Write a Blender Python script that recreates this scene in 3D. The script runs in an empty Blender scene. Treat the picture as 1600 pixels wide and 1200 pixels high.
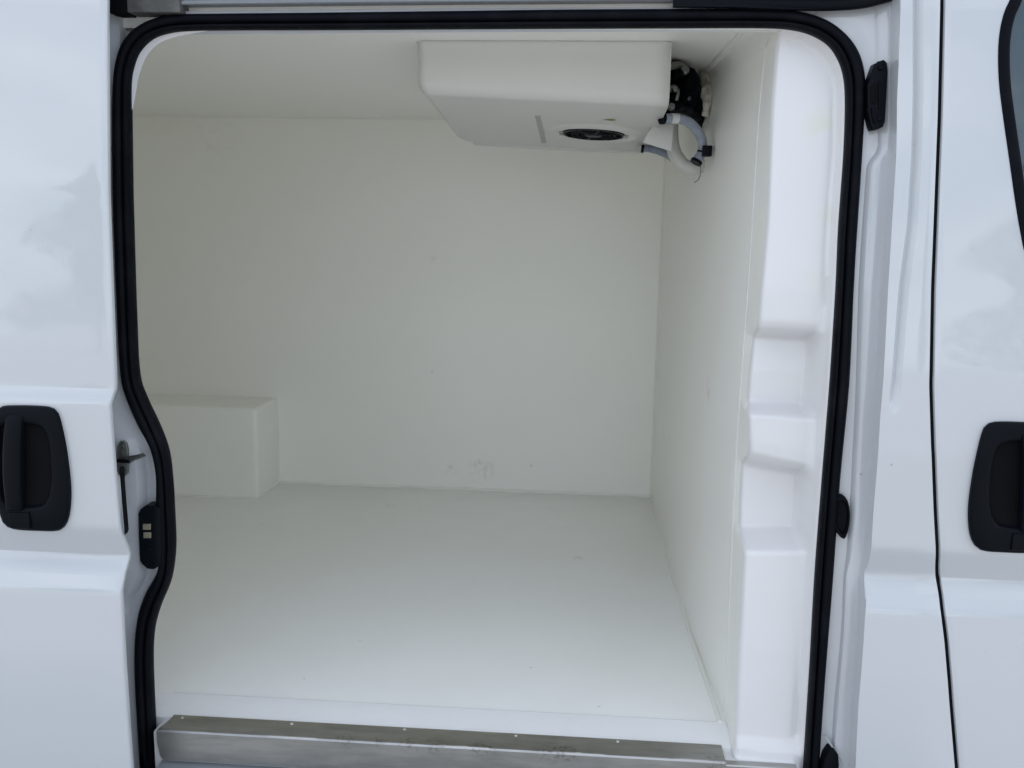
import bpy, bmesh, math, random
import numpy as np
from mathutils import Vector, noise
random.seed(7)
sc = bpy.context.scene
COL = sc.collection

# ------------------------------------------------------------------ camera
CF, CP, CYAW, CROLL = 1434.75, 0.16331, -0.07, 0.01776
CAM = np.array([-0.30171, -1.81121, 0.98826])      # metres; z = 0 is the load floor, y grows into the van
def _axes(p, y, r):
    cp, sp, cy, sy, cr, sr = math.cos(p), math.sin(p), math.cos(y), math.sin(y), math.cos(r), math.sin(r)
    f = np.array([sy*cp, cy*cp, -sp]); rt = np.array([cy, -sy, 0.]); up = np.cross(rt, f)
    return cr*rt+sr*up, -sr*rt+cr*up, f
RT, UP, FW = _axes(CP, CYAW, CROLL)
cd = bpy.data.cameras.new('camera'); cam = bpy.data.objects.new('camera', cd); COL.objects.link(cam)
cd.sensor_fit = 'HORIZONTAL'; cd.sensor_width = 36; cd.lens = 36*CF/1600
cd.clip_start = 0.02; cd.clip_end = 1000
from mathutils import Matrix
m = Matrix(((RT[0], UP[0], -FW[0], CAM[0]), (RT[1], UP[1], -FW[1], CAM[1]), (RT[2], UP[2], -FW[2], CAM[2]), (0, 0, 0, 1)))
cam.matrix_world = m
sc.camera = cam

# ------------------------------------------------------------------ sky and sun
SUN_EL, SUN_ROT = math.radians(52), math.radians(25)
w = bpy.data.worlds.new("World"); sc.world = w; w.use_nodes = True
nt = w.node_tree; N = nt.nodes; L = nt.links
bg = N['Background']; bg.inputs['Strength'].default_value = 0.12
sky = N.new('ShaderNodeTexSky'); sky.sky_type = 'NISHITA'; sky.sun_disc = False
sky.sun_elevation = SUN_EL; sky.sun_rotation = SUN_ROT
tc = N.new('ShaderNodeTexCoord'); mp = N.new('ShaderNodeMapping'); mp.inputs['Scale'].default_value = (1, 1, 2.6)
L.new(tc.outputs['Generated'], mp.inputs['Vector'])
nz = N.new('ShaderNodeTexNoise'); nz.inputs['Scale'].default_value = 2.2; nz.inputs['Detail'].default_value = 7; nz.inputs['Roughness'].default_value = .52
L.new(mp.outputs['Vector'], nz.inputs['Vector'])
cr = N.new('ShaderNodeValToRGB'); cr.color_ramp.elements[0].position = .36; cr.color_ramp.elements[0].color = (.45, .45, .45, 1)
cr.color_ramp.elements[1].position = .60; cr.color_ramp.elements[1].color = (1, 1, 1, 1)
L.new(nz.outputs['Fac'], cr.inputs['Fac'])
nz2 = N.new('ShaderNodeTexNoise'); nz2.inputs['Scale'].default_value = 4.0; nz2.inputs['Detail'].default_value = 5
L.new(mp.outputs['Vector'], nz2.inputs['Vector'])
cc = N.new('ShaderNodeValToRGB')
cc.color_ramp.elements[0].position = .38; cc.color_ramp.elements[0].color = (3.7, 4.3, 5.2, 1)
cc.color_ramp.elements[1].position = .62; cc.color_ramp.elements[1].color = (8.8, 9.3, 10.2, 1)
L.new(nz2.outputs['Fac'], cc.inputs['Fac'])
mx = N.new('ShaderNodeMixRGB'); L.new(cr.outputs['Color'], mx.inputs['Fac']); L.new(sky.outputs['Color'], mx.inputs['Color1']); L.new(cc.outputs['Color'], mx.inputs['Color2'])
L.new(mx.outputs['Color'], bg.inputs['Color'])
sd = bpy.data.lights.new('sun', 'SUN'); sd.energy = 2.2; sd.angle = math.radians(14); sd.color = (1, .96, .9)
so = bpy.data.objects.new('sun', sd); COL.objects.link(so)
sdir = Vector((math.sin(SUN_ROT)*math.cos(SUN_EL), math.cos(SUN_ROT)*math.cos(SUN_EL), math.sin(SUN_EL)))
so.rotation_euler = sdir.to_track_quat('Z', 'Y').to_euler()
sc.view_settings.view_transform = 'Standard'; sc.view_settings.look = 'None'
sc.view_settings.exposure = 0.82; sc.view_settings.gamma = 1
sc.cycles.max_bounces = 16; sc.cycles.diffuse_bounces = 12; sc.cycles.glossy_bounces = 4   # light has to bounce many times inside the white box

# ------------------------------------------------------------------ helpers
def ray(u, v): return RT*((u-800)/CF) + UP*((600-v)/CF) + FW
def at(u, v, X=None, Y=None, Z=None):
    """the point of a real plane of the van that was measured at a photo position"""
    d = ray(u, v)
    t = (X-CAM[0])/d[0] if X is not None else (Y-CAM[1])/d[1] if Y is not None else (Z-CAM[2])/d[2]
    return CAM+t*d
def interp(x, xs, ys): return float(np.interp(x, xs, ys))
def P(z):       # outer skin of the body side, y as a function of height
    return interp(z, [-.5, 0, .2, .30, .325, .355, .378, .386, .436, .447, .62, .672, .678, .700, .708, .76, 1.05, 1.37, 1.6, 1.9],
                     [-.195, -.207, -.207, -.204, -.203, -.189, -.173, -.171, -.1925, -.1955, -.2035, -.2045, -.2035, -.1905, -.1895, -.188, -.171, -.141, -.11, -.05])
def PR(z):      # the same skin ahead of the opening, where the upper crease is missing
    return interp(z, [-.5, 0, .2, .30, .325, .355, .378, .386, .436, .447, .62, .76, 1.05, 1.37, 1.6, 1.9],
                     [-.195, -.207, -.207, -.204, -.203, -.189, -.173, -.171, -.1925, -.1955, -.2035, -.198, -.171, -.141, -.11, -.05])
def S(z):       # plane of the door seal
    return interp(z, [-.5, 0, .2, .5, .73, 1.05, 1.37, 1.6], [-.14, -.14, -.14, -.132, -.125, -.106, -.077, -.05])
def on(u, v, fn, off=0):
    y = -.15
    for _ in range(8):
        p = at(u, v, Y=y); y = fn(p[2])+off
    return p
def smooth(a):  # smoothstep
    a = max(0, min(1, a)); return a*a*(3-2*a)

def mesh_obj(name, vs, fs, mat, parent=None, ang=40, shade=True, mats=None):
    me = bpy.data.meshes.new(name); me.from_pydata([tuple(map(float, v)) for v in vs], [], fs)
    bm = bmesh.new(); bm.from_mesh(me); bmesh.ops.remove_doubles(bm, verts=bm.verts, dist=1e-5); bmesh.ops.recalc_face_normals(bm, faces=bm.faces); bm.to_mesh(me); bm.free()
    me.materials.append(mat)
    if shade:
        me.shade_smooth(); me.set_sharp_from_angle(angle=math.radians(ang))
    o = bpy.data.objects.new(name, me); COL.objects.link(o)
    if parent: o.parent = parent; o.matrix_parent_inverse = parent.matrix_basis.inverted()
    return o
def grid(name, rows, mat, parent=None, ang=60, flip=False, close=False, solid=0, extra=None):
    n = len(rows[0]); vs = [p for r in rows for p in r]; fs = []
    for i in range(len(rows)-1):
        for j in range(n-1 if not close else n):
            a, b = i*n+j, i*n+(j+1) % n
            fs.append((a, b, b+n, a+n))
    o = mesh_obj(name, vs, fs, mat, parent, ang)
    if solid:
        md = o.modifiers.new('solid', 'SOLIDIFY'); md.thickness = solid; md.offset = 0
    return o
def box(name, lo, hi, mat, parent=None, bev=0.0, seg=2):
    bm = bmesh.new(); bmesh.ops.create_cube(bm, size=1)
    for v in bm.verts:
        for k in range(3): v.co[k] = (lo[k]+hi[k])/2 + v.co[k]*(hi[k]-lo[k])
    if bev: bmesh.ops.bevel(bm, geom=bm.edges, offset=bev, segments=seg, profile=.6, affect='EDGES')
    return bm_obj(name, bm, mat, parent)
def bm_obj(name, bm, mat, parent=None, ang=40):
    bmesh.ops.recalc_face_normals(bm, faces=bm.faces)
    me = bpy.data.meshes.new(name); bm.to_mesh(me); bm.free(); me.materials.append(mat); me.shade_smooth(); me.set_sharp_from_angle(angle=math.radians(ang))
    o = bpy.data.objects.new(name, me); COL.objects.link(o)
    if parent: o.parent = parent; o.matrix_parent_inverse = parent.matrix_basis.inverted()
    return o
def prism(name, pts, thick, mat, parent=None, bev=0):
    """polygon of world points pushed back along +y by thick"""
    bm = bmesh.new()
    a = [bm.verts.new(tuple(map(float, p))) for p in pts]; b = [bm.verts.new((float(p[0]), float(p[1])+thick, float(p[2]))) for p in pts]
    f = bm.faces.new(a); bm.faces.new(b[::-1]); n = len(a)
    for i in range(n): bm.faces.new((a[i], b[i], b[(i+1) % n], a[(i+1) % n]))
    if bev: bmesh.ops.bevel(bm, geom=list(f.edges), offset=bev, segments=3, profile=.6, affect='EDGES')
    return bm_obj(name, bm, mat, parent)
def catmull(pts, n=8, closed=False):
    pts = [np.array(p, float) for p in pts]; out = []; k = len(pts); rng = k if closed else k-1
    for i in range(rng):
        if closed: p0, p1, p2, p3 = pts[i-1], pts[i], pts[(i+1) % k], pts[(i+2) % k]
        else: p0, p1, p2, p3 = pts[max(i-1, 0)], pts[i], pts[i+1], pts[min(i+2, k-1)]
        for j in range(n):
            t = j/n; out.append(.5*((2*p1)+(-p0+p2)*t+(2*p0-5*p1+4*p2-p3)*t*t+(-p0+3*p1-3*p2+p3)*t**3))
    if not closed: out.append(pts[-1])
    return out
def tube(name, pts, r, mat, parent=None, seg=14, n=8, ribs=None, rough=0, ell=1.0):
    c = catmull(pts, n); m_ = len(c); vs = []; fs = []
    for i, p in enumerate(c):
        t = c[min(i+1, m_-1)]-c[max(i-1, 0)]; t = t/np.linalg.norm(t)
        a = np.cross(t, [0, 1, .13]);
        if np.linalg.norm(a) < .2: a = np.cross(t, [1, 0, 0])
        a /= np.linalg.norm(a); b = np.cross(t, a)
        rr = r if not callable(r) else r(i/(m_-1))
        if ribs: rr *= 1+.13*math.cos(math.pi*2*i/ribs)
        for k in range(seg):
            th = 2*math.pi*k/seg; q = p+(a*math.cos(th)+b*math.sin(th)*ell)*rr
            if rough: q = q+(q-p)*rough*noise.noise(Vector(q*40))
            vs.append(q)
    for i in range(m_-1):
        for k in range(seg): fs.append((i*seg+k, i*seg+(k+1) % seg, (i+1)*seg+(k+1) % seg, (i+1)*seg+k))
    fs.append(tuple(range(seg))[::-1]); fs.append(tuple((m_-1)*seg+k for k in range(seg)))
    return mesh_obj(name, vs, fs, mat, parent, 50)
def empty(name, loc):
    o = bpy.data.objects.new(name, None); COL.objects.link(o); o.location = loc; o.empty_display_size = .2; return o

# ------------------------------------------------------------------ materials
def mat(name, col, rough=.5, metal=0, coat=0, coatr=.03, spec=.5, bump=None, var=None, trans=0):
    m_ = bpy.data.materials.new(name); m_.use_nodes = True; t = m_.node_tree; b = t.nodes['Principled BSDF']
    b.inputs['Base Color'].default_value = (*col, 1); b.inputs['Roughness'].default_value = rough; b.inputs['Metallic'].default_value = metal
    b.inputs['Coat Weight'].default_value = coat; b.inputs['Coat IOR'].default_value = 1.6; b.inputs['Coat Roughness'].default_value = coatr; b.inputs['Specular IOR Level'].default_value = spec
    b.inputs['Transmission Weight'].default_value = trans
    tcn = t.nodes.new('ShaderNodeTexCoord')
    prev = None
    for (sc_, dist, det) in (bump or []):
        n_ = t.nodes.new('ShaderNodeTexNoise'); n_.inputs['Scale'].default_value = sc_; n_.inputs['Detail'].default_value = det
        t.links.new(tcn.outputs['Object'], n_.inputs['Vector'])
        bp = t.nodes.new('ShaderNodeBump'); bp.inputs['Distance'].default_value = dist; bp.inputs['Strength'].default_value = 1
        t.links.new(n_.outputs['Fac'], bp.inputs['Height'])
        if prev: t.links.new(prev.outputs['Normal'], bp.inputs['Normal'])
        prev = bp
    if prev: t.links.new(prev.outputs['Normal'], b.inputs['Normal'])
    if prev and coat: t.links.new(prev.outputs['Normal'], b.inputs['Coat Normal'])
    if var:         # var = (scale, colour2, lo, hi): patches of a second tone
        n_ = t.nodes.new('ShaderNodeTexNoise'); n_.inputs['Scale'].default_value = var[0]; n_.inputs['Detail'].default_value = 6; n_.inputs['Roughness'].default_value = .6
        t.links.new(tcn.outputs['Object'], n_.inputs['Vector'])
        r_ = t.nodes.new('ShaderNodeMapRange'); r_.inputs['From Min'].default_value = var[2]; r_.inputs['From Max'].default_value = var[3]
        t.links.new(n_.outputs['Fac'], r_.inputs['Value'])
        x_ = t.nodes.new('ShaderNodeMixRGB'); x_.inputs['Color1'].default_value = (*col, 1); x_.inputs['Color2'].default_value = (*var[1], 1)
        t.links.new(r_.outputs['Result'], x_.inputs['Fac']); t.links.new(x_.outputs['Color'], b.inputs['Base Color'])
    return m_
def add_marks(m_, spots, col, thr=.5, scale=30):
    """soft noise-broken marks (x,y,z,radius,strength) in the base colour: scuffs and stains that belong to the surface"""
    t = m_.node_tree; b = t.nodes['Principled BSDF']; tcn = [n for n in t.nodes if n.type == 'TEX_COORD'][0]
    src = b.inputs['Base Color'].links[0].from_socket if b.inputs['Base Color'].links else None
    n_ = t.nodes.new('ShaderNodeTexNoise'); n_.inputs['Scale'].default_value = scale; n_.inputs['Detail'].default_value = 4
    t.links.new(tcn.outputs['Object'], n_.inputs['Vector'])
    nr = t.nodes.new('ShaderNodeMapRange'); nr.inputs['From Min'].default_value = thr-.05; nr.inputs['From Max'].default_value = thr+.12
    t.links.new(n_.outputs['Fac'], nr.inputs['Value'])
    for (x, y, z, r, s) in spots:
        d = t.nodes.new('ShaderNodeVectorMath'); d.operation = 'DISTANCE'; d.inputs[1].default_value = (x, y, z); t.links.new(tcn.outputs['Object'], d.inputs[0])
        rr = t.nodes.new('ShaderNodeMapRange'); rr.inputs['From Min'].default_value = r; rr.inputs['From Max'].default_value = r*.3; rr.inputs['To Max'].default_value = s
        t.links.new(d.outputs['Value'], rr.inputs['Value'])
        mu = t.nodes.new('ShaderNodeMath'); mu.operation = 'MULTIPLY'; t.links.new(rr.outputs['Result'], mu.inputs[0]); t.links.new(nr.outputs['Result'], mu.inputs[1])
        x_ = t.nodes.new('ShaderNodeMixRGB'); x_.inputs['Color2'].default_value = (*col, 1)
        if src: t.links.new(src, x_.inputs['Color1'])
        else: x_.inputs['Color1'].default_value = b.inputs['Base Color'].default_value
        t.links.new(mu.outputs['Value'], x_.inputs['Fac']); src = x_.outputs['Color']
    t.links.new(src, b.inputs['Base Color'])
def add_specks(m_, col, scale, thr, amount=.6):
    t = m_.node_tree; b = t.nodes['Principled BSDF']; tcn = [n for n in t.nodes if n.type == 'TEX_COORD'][0]
    v_ = t.nodes.new('ShaderNodeTexVoronoi'); v_.inputs['Scale'].default_value = scale; t.links.new(tcn.outputs['Object'], v_.inputs['Vector'])
    sp = t.nodes.new('ShaderNodeSeparateColor'); t.links.new(v_.outputs['Color'], sp.inputs['Color'])
    g = t.nodes.new('ShaderNodeMath'); g.operation = 'GREATER_THAN'; g.inputs[1].default_value = 1-thr; t.links.new(sp.outputs['Red'], g.inputs[0])
    l_ = t.nodes.new('ShaderNodeMapRange'); l_.inputs['From Min'].default_value = .12; l_.inputs['From Max'].default_value = .05; t.links.new(v_.outputs['Distance'], l_.inputs['Value'])
    mu = t.nodes.new('ShaderNodeMath'); mu.operation = 'MULTIPLY'; t.links.new(g.outputs['Value'], mu.inputs[0]); t.links.new(l_.outputs['Result'], mu.inputs[1])
    m2 = t.nodes.new('ShaderNodeMath'); m2.operation = 'MULTIPLY'; m2.inputs[1].default_value = amount; t.links.new(mu.outputs['Value'], m2.inputs[0])
    x_ = t.nodes.new('ShaderNodeMixRGB'); x_.inputs['Color2'].default_value = (*col, 1)
    if b.inputs['Base Color'].links: t.links.new(b.inputs['Base Color'].links[0].from_socket, x_.inputs['Color1'])
    else: x_.inputs['Color1'].default_value = b.inputs['Base Color'].default_value
    t.links.new(m2.outputs['Value'], x_.inputs['Fac']); t.links.new(x_.outputs['Color'], b.inputs['Base Color'])

PAINT = mat('white_paint', (.53, .548, .568), .32, coat=1, coatr=.02, bump=[(9, .0006, 1), (260, .00002, 1)])
add_specks(PAINT, (.35, .34, .32), 38, .03, .5)
JAMB = mat('white_paint_jamb_shade', (.47, .49, .515), .38, coat=.7, coatr=.06, bump=[(14, .0008, 2), (300, .00003, 2)], var=(7, (.42, .435, .455), .55, .8))  # same white paint, darker tone carries the shade of the jamb
add_specks(JAMB, (.3, .29, .27), 60, .06, .6)
GRP = mat('wall_gelcoat', (.92, .912, .865), .42, coat=.15, coatr=.3, bump=[(420, .00010, 2), (6, .0012, 2)], var=(3, (.912, .902, .845), .42, .75))
add_specks(GRP, (.45, .43, .37), 13, .03, .35)
FLOORM = mat('floor_gelcoat', (.90, .905, .88), .26, coat=.5, coatr=.12, bump=[(500, .00012, 2), (5, .0016, 2)], var=(4, (.885, .885, .85), .4, .75))
add_specks(FLOORM, (.40, .38, .33), 26, .05, .4)
TRIM = mat('moulded_gelcoat', (.74, .73, .73), .30, coat=.5, coatr=.15, bump=[(22, .0007, 2), (350, .00005, 2)], var=(8, (.72, .71, .70), .5, .8))
CASE = mat('unit_plastic', (.64, .635, .60), .45, bump=[(500, .00006, 2)], var=(5, (.64, .63, .59), .45, .75))
RUBBER = mat('black_rubber', (.0035, .0045, .007), .5, spec=.06, bump=[(30, .0008, 3), (600, .00006, 2)], var=(12, (.008, .009, .012), .5, .75))
BLACK = mat('black_plastic', (.004, .0055, .008), .36, spec=.07, bump=[(900, .00012, 2)])
DARK = mat('black_and_shade', (.004, .004, .005), .8, spec=.1)  # near-black parts; in recesses the colour stands in for shade
STEEL = mat('brushed_steel', (.47, .465, .45), .33, metal=1, var=(13, (.36, .355, .34), .42, .68))
t = STEEL.node_tree; b = t.nodes['Principled BSDF']
vn = [n for n in t.nodes if n.type == 'TEX_NOISE'][0]; vm = t.nodes.new('ShaderNodeMapping'); vm.inputs['Scale'].default_value = (.55, 2.2, 3.2)
t.links.new([n for n in t.nodes if n.type == 'TEX_COORD'][0].outputs['Object'], vm.inputs['Vector']); t.links.new(vm.outputs['Vector'], vn.inputs['Vector']); vn.inputs['Roughness'].default_value = .72; vn.inputs['Detail'].default_value = 9; b.inputs['Anisotropic'].default_value = .6
tcn = [n for n in t.nodes if n.type == 'TEX_COORD'][0]; mpp = t.nodes.new('ShaderNodeMapping'); mpp.inputs['Scale'].default_value = (3, 500, 500)
t.links.new(tcn.outputs['Object'], mpp.inputs['Vector']); nn = t.nodes.new('ShaderNodeTexNoise'); nn.inputs['Scale'].default_value = 1; nn.inputs['Detail'].default_value = 3
t.links.new(mpp.outputs['Vector'], nn.inputs['Vector']); bb = t.nodes.new('ShaderNodeBump'); bb.inputs['Distance'].default_value = .00012; t.links.new(nn.outputs['Fac'], bb.inputs['Height'])
nw = t.nodes.new('ShaderNodeTexNoise'); nw.inputs['Scale'].default_value = 7; t.links.new(tcn.outputs['Object'], nw.inputs['Vector'])
b2 = t.nodes.new('ShaderNodeBump'); b2.inputs['Distance'].default_value = .003; t.links.new(nw.outputs['Fac'], b2.inputs['Height']); t.links.new(b2.outputs['Normal'], bb.inputs['Normal'])
t.links.new(bb.outputs['Normal'], b.inputs['Normal'])
ZINC = mat('zinc_steel', (.26, .27, .25), .35, metal=1, var=(60, (.25, .25, .22), .5, .7))
SCREW = mat('screw_head', (.75, .74, .70), .35, metal=.6)
RAIL = mat('grey_rail', (.20, .22, .24), .5, coat=.2, var=(12, (.2, .21, .22), .45, .7))
SEAM = mat('sealant', (.84, .83, .78), .55)
SEAMD = mat('grey_joint', (.62, .63, .62), .6)  # grey line along the floor and ramp joint
HOSE = mat('grey_hose', (.30, .33, .40), .4, spec=.5, var=(40, (.25, .27, .32), .4, .7))
WHOSE = mat('white_pipe', (.56, .56, .51), .42, bump=[(60, .001, 2)])
BRASS = mat('contact_metal', (.30, .28, .20), .4, metal=.5)
FOAM = mat('torn_foam', (.62, .60, .52), .9, bump=[(150, .003, 4)], var=(60, (.35, .33, .26), .45, .65))
STICK = mat('yellow_sticker', (.55, .45, .14), .5, var=(90, (.68, .66, .55), .45, .55))
GLASS = mat('tinted_glass', (.03, .05, .055), .03, spec=.7, coat=1, coatr=.01)
GROUND = mat('concrete_ground', (.44, .43, .41), .85, bump=[(3, .01, 5), (90, .004, 3)], var=(.6, (.36, .355, .34), .4, .7))
LEAF = mat('tree_leaf', (.045, .075, .04), .6, var=(.9, (.08, .11, .05), .4, .6))
BARK = mat('tree_bark', (.10, .08, .06), .9, bump=[(12, .03, 4)])

# ------------------------------------------------------------------ ground
g = bpy.data.meshes.new('ground'); R_ = 400; GZ = -.66
g.from_pydata([(-R_, -R_, GZ), (R_, -R_, GZ), (R_, R_, GZ), (-R_, R_, GZ)], [], [(0, 1, 2, 3)]); g.materials.append(GROUND)
go = bpy.data.objects.new('ground', g); COL.objects.link(go); go['kind'] = 'structure'

# ------------------------------------------------------------------ van
van = empty('van', (-1.0, .8, GZ))
van['label'] = 'white refrigerated van with its side door slid open on an empty load space'; van['category'] = 'van'

# --- insulated box: floor, ceiling, walls
H = 1.395; YB = 1.62; XL = -2.75; FL = 0.0
def panel(name, rows, m_, th=.04): return grid(name, rows, m_, van, solid=0)
Y1 = -.030      # where the flat floor ends and the threshold ramp starts
# floor panel: flat sheet with thickness
bmf = bmesh.new()
def lin(a, b, n): return [a+(b-a)*i/n for i in range(n+1)]
box('floor_panel', (XL, -.029, -.06), (0.04, YB+.02, FL), FLOORM, van, .003)
box('ceiling_panel', (XL, .0, H), (.09, YB+.02, H+.05), GRP, van)
box('side_wall_panel', (XL, YB, -.02), (.02, YB+.05, H+.02), GRP, van)
box('rear_door_lining', (XL-.05, -.05, -.06), (XL, YB+.05, H+.05), GRP, van)
# bulkhead: flat panel from y .15 to the back, tilted flare from .15 to the pillar
box('bulkhead_panel', (0.0, .925, -.06), (.05, YB+.06, H+.04), GRP, van)
# near side wall left of the opening (behind the slid-open door) and header above the opening
box('near_wall_panel', (XL, -.06, -.06), (-1.245, -.01, H+.05), GRP, van)
# covings: sealant beads along the seams
def bead(name, p, q, r, m_=SEAM, parent=van):
    p = np.array(p, float); q = np.array(q, float)
    return tube(name, [p, p+(q-p)*.33, p+(q-p)*.66, q], r, m_, parent, seg=8, n=3)
bead('seam_bead', (XL, YB, H), (0, YB, H), .007)
bead('seam_bead', (XL, YB, 0), (0, YB, 0), .008)
bead('seam_bead', (0, YB, 0), (0, YB, H), .007)
bead('seam_bead', (0, .92, 0), (0, YB, 0), .0065)
tube('seam_bead', [(.016*(1-q)**2, -.03+.95*q, 0) for q in (0, .15, .3, .5, .75, 1)], .0055, SEAM, van, seg=8, n=4)
bead('seam_bead', (-1.142, -.028, -.0006), (.02, -.028, -.0006), .0016, SEAMD)
bead('seam_bead', (0, .92, H), (0, YB, H), .007)
tube('seam_bead', [(.016*(1-q)**2, -.03+.95*q, H) for q in (0, .15, .3, .5, .75, 1)], .007, SEAM, van, seg=8, n=4)
LINE = [(1203, 58), (1196, 76), (1186, 176), (1177, 323), (1169, 450), (1152, 675), (1143, 862), (1135, 1050), (1129, 1126)]
tube('edge_bead', [on(u, v, S, .1495) for u, v in LINE], .0011, TRIM, van, seg=8, n=4)

# wheel arch cover at the back left
WX, WY, WH = -1.459, 1.62-.224, .34
o = box('wheel_arch_cover', (XL, WY, -.01), (WX, YB+.01, WH), GRP, van, .018, 5)
bead('seam_bead', (XL, WY, 0), (WX, WY, 0), .006)
bead('seam_bead', (WX, WY, 0), (WX, YB, 0), .006)
bead('seam_bead', (WX, YB, 0), (WX, YB, WH), .006)

# --- seal path: (outer u,v, inner u,v) measured round the opening
SP = [((219.5, 1200), (247, 1200)), ((211, 1050), (240, 1050)), ((214, 975), (241, 990)), ((226, 930), (251, 948)), ((248, 887), (268, 905)),
      ((247, 845), (275, 855)), ((244.5, 790), (273.5, 800)), ((244, 739), (270.5, 750)), ((235, 699), (265, 705)), ((215, 662), (251, 665)),
      ((197, 620), (231, 622)), ((189, 585), (219, 585)), ((184, 500), (214, 500)), ((180, 400), (210.5, 400)), ((176.5, 290), (207.5, 290)), ((176, 180), (206, 180)), ((177.5, 130), (206.5, 132)),
      ((182, 95), (210, 108)), ((192, 67), (220, 82)), ((211, 45), (240, 62)), ((240, 29.5), (268, 52)), ((275, 22.5), (305, 48.5)),
      ((350, 21), (360, 47.5)), ((500, 19.5), (500, 47)), ((700, 17), (700, 46)), ((900, 14.5), (900, 45)), ((1100, 13.5), (1100, 44)), ((1190, 13.5), (1180, 44)),
      ((1247, 17.5), (1227, 46)), ((1291, 31), (1261, 53)), ((1321, 53), (1288, 67)), ((1341, 80), (1304, 85)), ((1350.5, 112), (1315.5, 112)),
      ((1352, 150), (1320, 152)), ((1347.5, 235), (1318, 235)), ((1340, 350), (1310, 350)), ((1334, 450), (1305.5, 450)), ((1327, 600), (1296, 600)),
      ((1312.6, 750), (1284, 750)), ((1302, 900), (1272.5, 900)), ((1290, 1050), (1264, 1050)), ((1279.5, 1200), (1254.7, 1200))]
so_, si_ = [], []
for a, b_ in SP:
    p, q = on(*a, S, -.002), on(*b_, S, .008); so_.append(p); si_.append(q)
def corner_pts(z0, xl, xr, rad):
    pts = []
    for k in range(0, 7):
        a = math.pi*.5*k/6; pts.append((xr-rad+rad*math.cos(a), z0+rad-rad*math.sin(a)))
    for k in range(0, 7):
        a = math.pi*.5*k/6; pts.append((xl+rad-rad*math.sin(a), z0+rad-rad*math.cos(a)))
    return pts
oL, oR, iL, iR = so_[0][0], so_[-1][0], si_[0][0], si_[-1][0]
for (x, z), (x2, z2) in zip(corner_pts(-.165, oL, oR, .10), corner_pts(-.135, iL, iR, .07)):
    so_.append(np.array([x, S(z)-.008, z])); si_.append(np.array([x2, S(z2)-.008, z2]))
SO, SI = catmull(so_, 5, True), catmull(si_, 5, True)
sec = [(-.10, .05), (-.03, .012), (.0, .002), (.05, -.008), (.16, -.0145), (.30, -.0175), (.44, -.0175), (.56, -.015), (.625, -.010), (.655, -.003), (.685, -.002), (.70, -.009), (.76, -.0125), (.86, -.012), (.95, -.007), (1.0, -.002), (1.0, .010), (.97, .013)]
rows = []
for k, (a, b_) in enumerate(zip(SO, SI)):
    wob = .0016*noise.noise(Vector((a[0]*3, a[2]*3, 1)))
    rows.append([np.array([a[0]+(b_[0]-a[0])*t_, S(a[2]+(b_[2]-a[2])*t_)+d+wob*(t_ > .5), a[2]+(b_[2]-a[2])*t_]) for t_, d in sec])
rows.append(rows[0])
seal = grid('door_seal', rows, RUBBER, van, 50)
# seal path helpers
def seal_x(z, side, t_=.5):
    """x of the seal (t_ 0 outer, 1 inner) at height z on one side of the opening"""
    best = None
    for a, b_ in zip(SO, SI):
        p = a+(b_-a)*t_
        if (p[0] > -.48) != (side > 0): continue
        d = abs(p[2]-z)
        if best is None or d < best[0]: best = (d, p[0])
    return best[1]

# --- moulded lining round the opening (left, top)
rows = []
for k, (a, b_) in enumerate(zip(SO, SI)):
    dirv = (b_-a)/np.linalg.norm(b_-a)
    ins = -.006 if b_[0] > -1.05 else -.006-.014*smooth((1.24-b_[2])/.14)
    if b_[0] < -.98 and b_[2] > 1.17:
        ang_ = math.atan2(b_[2]-1.17, -.98-b_[0]); ins += .019*max(0, math.sin(2*ang_))**.8
    edge = b_+dirv*ins; mid = b_-dirv*.014
    rows.append([np.array([mid[0], S(mid[2])+.005, mid[2]]), np.array([edge[0], S(edge[2])+.009, edge[2]]), np.array([edge[0]-dirv[0]*.003, S(edge[2])+.016, edge[2]-dirv[2]*.003]),
                 np.array([edge[0]-dirv[0]*.10, .0, edge[2]-dirv[2]*.10])])
rows.append(rows[0])
# only left, top (not the right hand side, where the moulded pillar stands, nor the threshold)
sel = [r for r in rows[:-1]]
keep = [i for i, r in enumerate(sel) if not (r[0][0] > .02) and not (r[0][2] < -.03)]
st = [sel[i] for i in keep]
grid('opening_lining', st, TRIM, van, 40)
# header behind the seal up to the ceiling
hdr = []
for x in lin(-1.30, .19, 40):
    hdr.append([(x, -.066, 1.40), (x, -.064, 1.354), (x, -.04, 1.354), (x, .06, H-.006), (x, .12, H-.003)])
# keep the header from cutting the corners: it rises outside the seal
grid('header_lining', hdr, GRP, van, 40)

# --- moulded pillar trim on the right
PK = [(1216, 30, .036), (1215, 60, .033), (1206, 176, .03), (1199, 350, .03), (1190, 450, .03), (1186, 500, .033), (1184, 514, .042), (1178, 525, .105), (1172, 580, .100), (1168.6, 622, .105), (1168.8, 630, .105), (1170, 645, .042),
      (1171, 690, .040), (1171, 708, .043), (1166, 716, .062), (1160, 724, .112), (1157, 780, .112), (1155.5, 825, .110), (1158, 840, .076), (1163, 862, .036), (1157, 980, .032), (1152.6, 1050, .03), (1149, 1150, .026), (1148.5, 1172, .012), (1147, 1182, -.008)]
pk = []
for u, v, d in PK:
    p = on(u, v, S, d); pk.append((p[2], d, p[0]))
pk.sort()
lp = sorted([(p[2], p[0]) for p in (on(u, v, S, .150) for u, v in LINE)]); lz_, lx_ = [a for a, b_ in lp], [b_ for a, b_ in lp]
zs_, ds_, xs_ = [p[0] for p in pk], [p[1] for p in pk], [p[2] for p in pk]
rows = []
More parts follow.
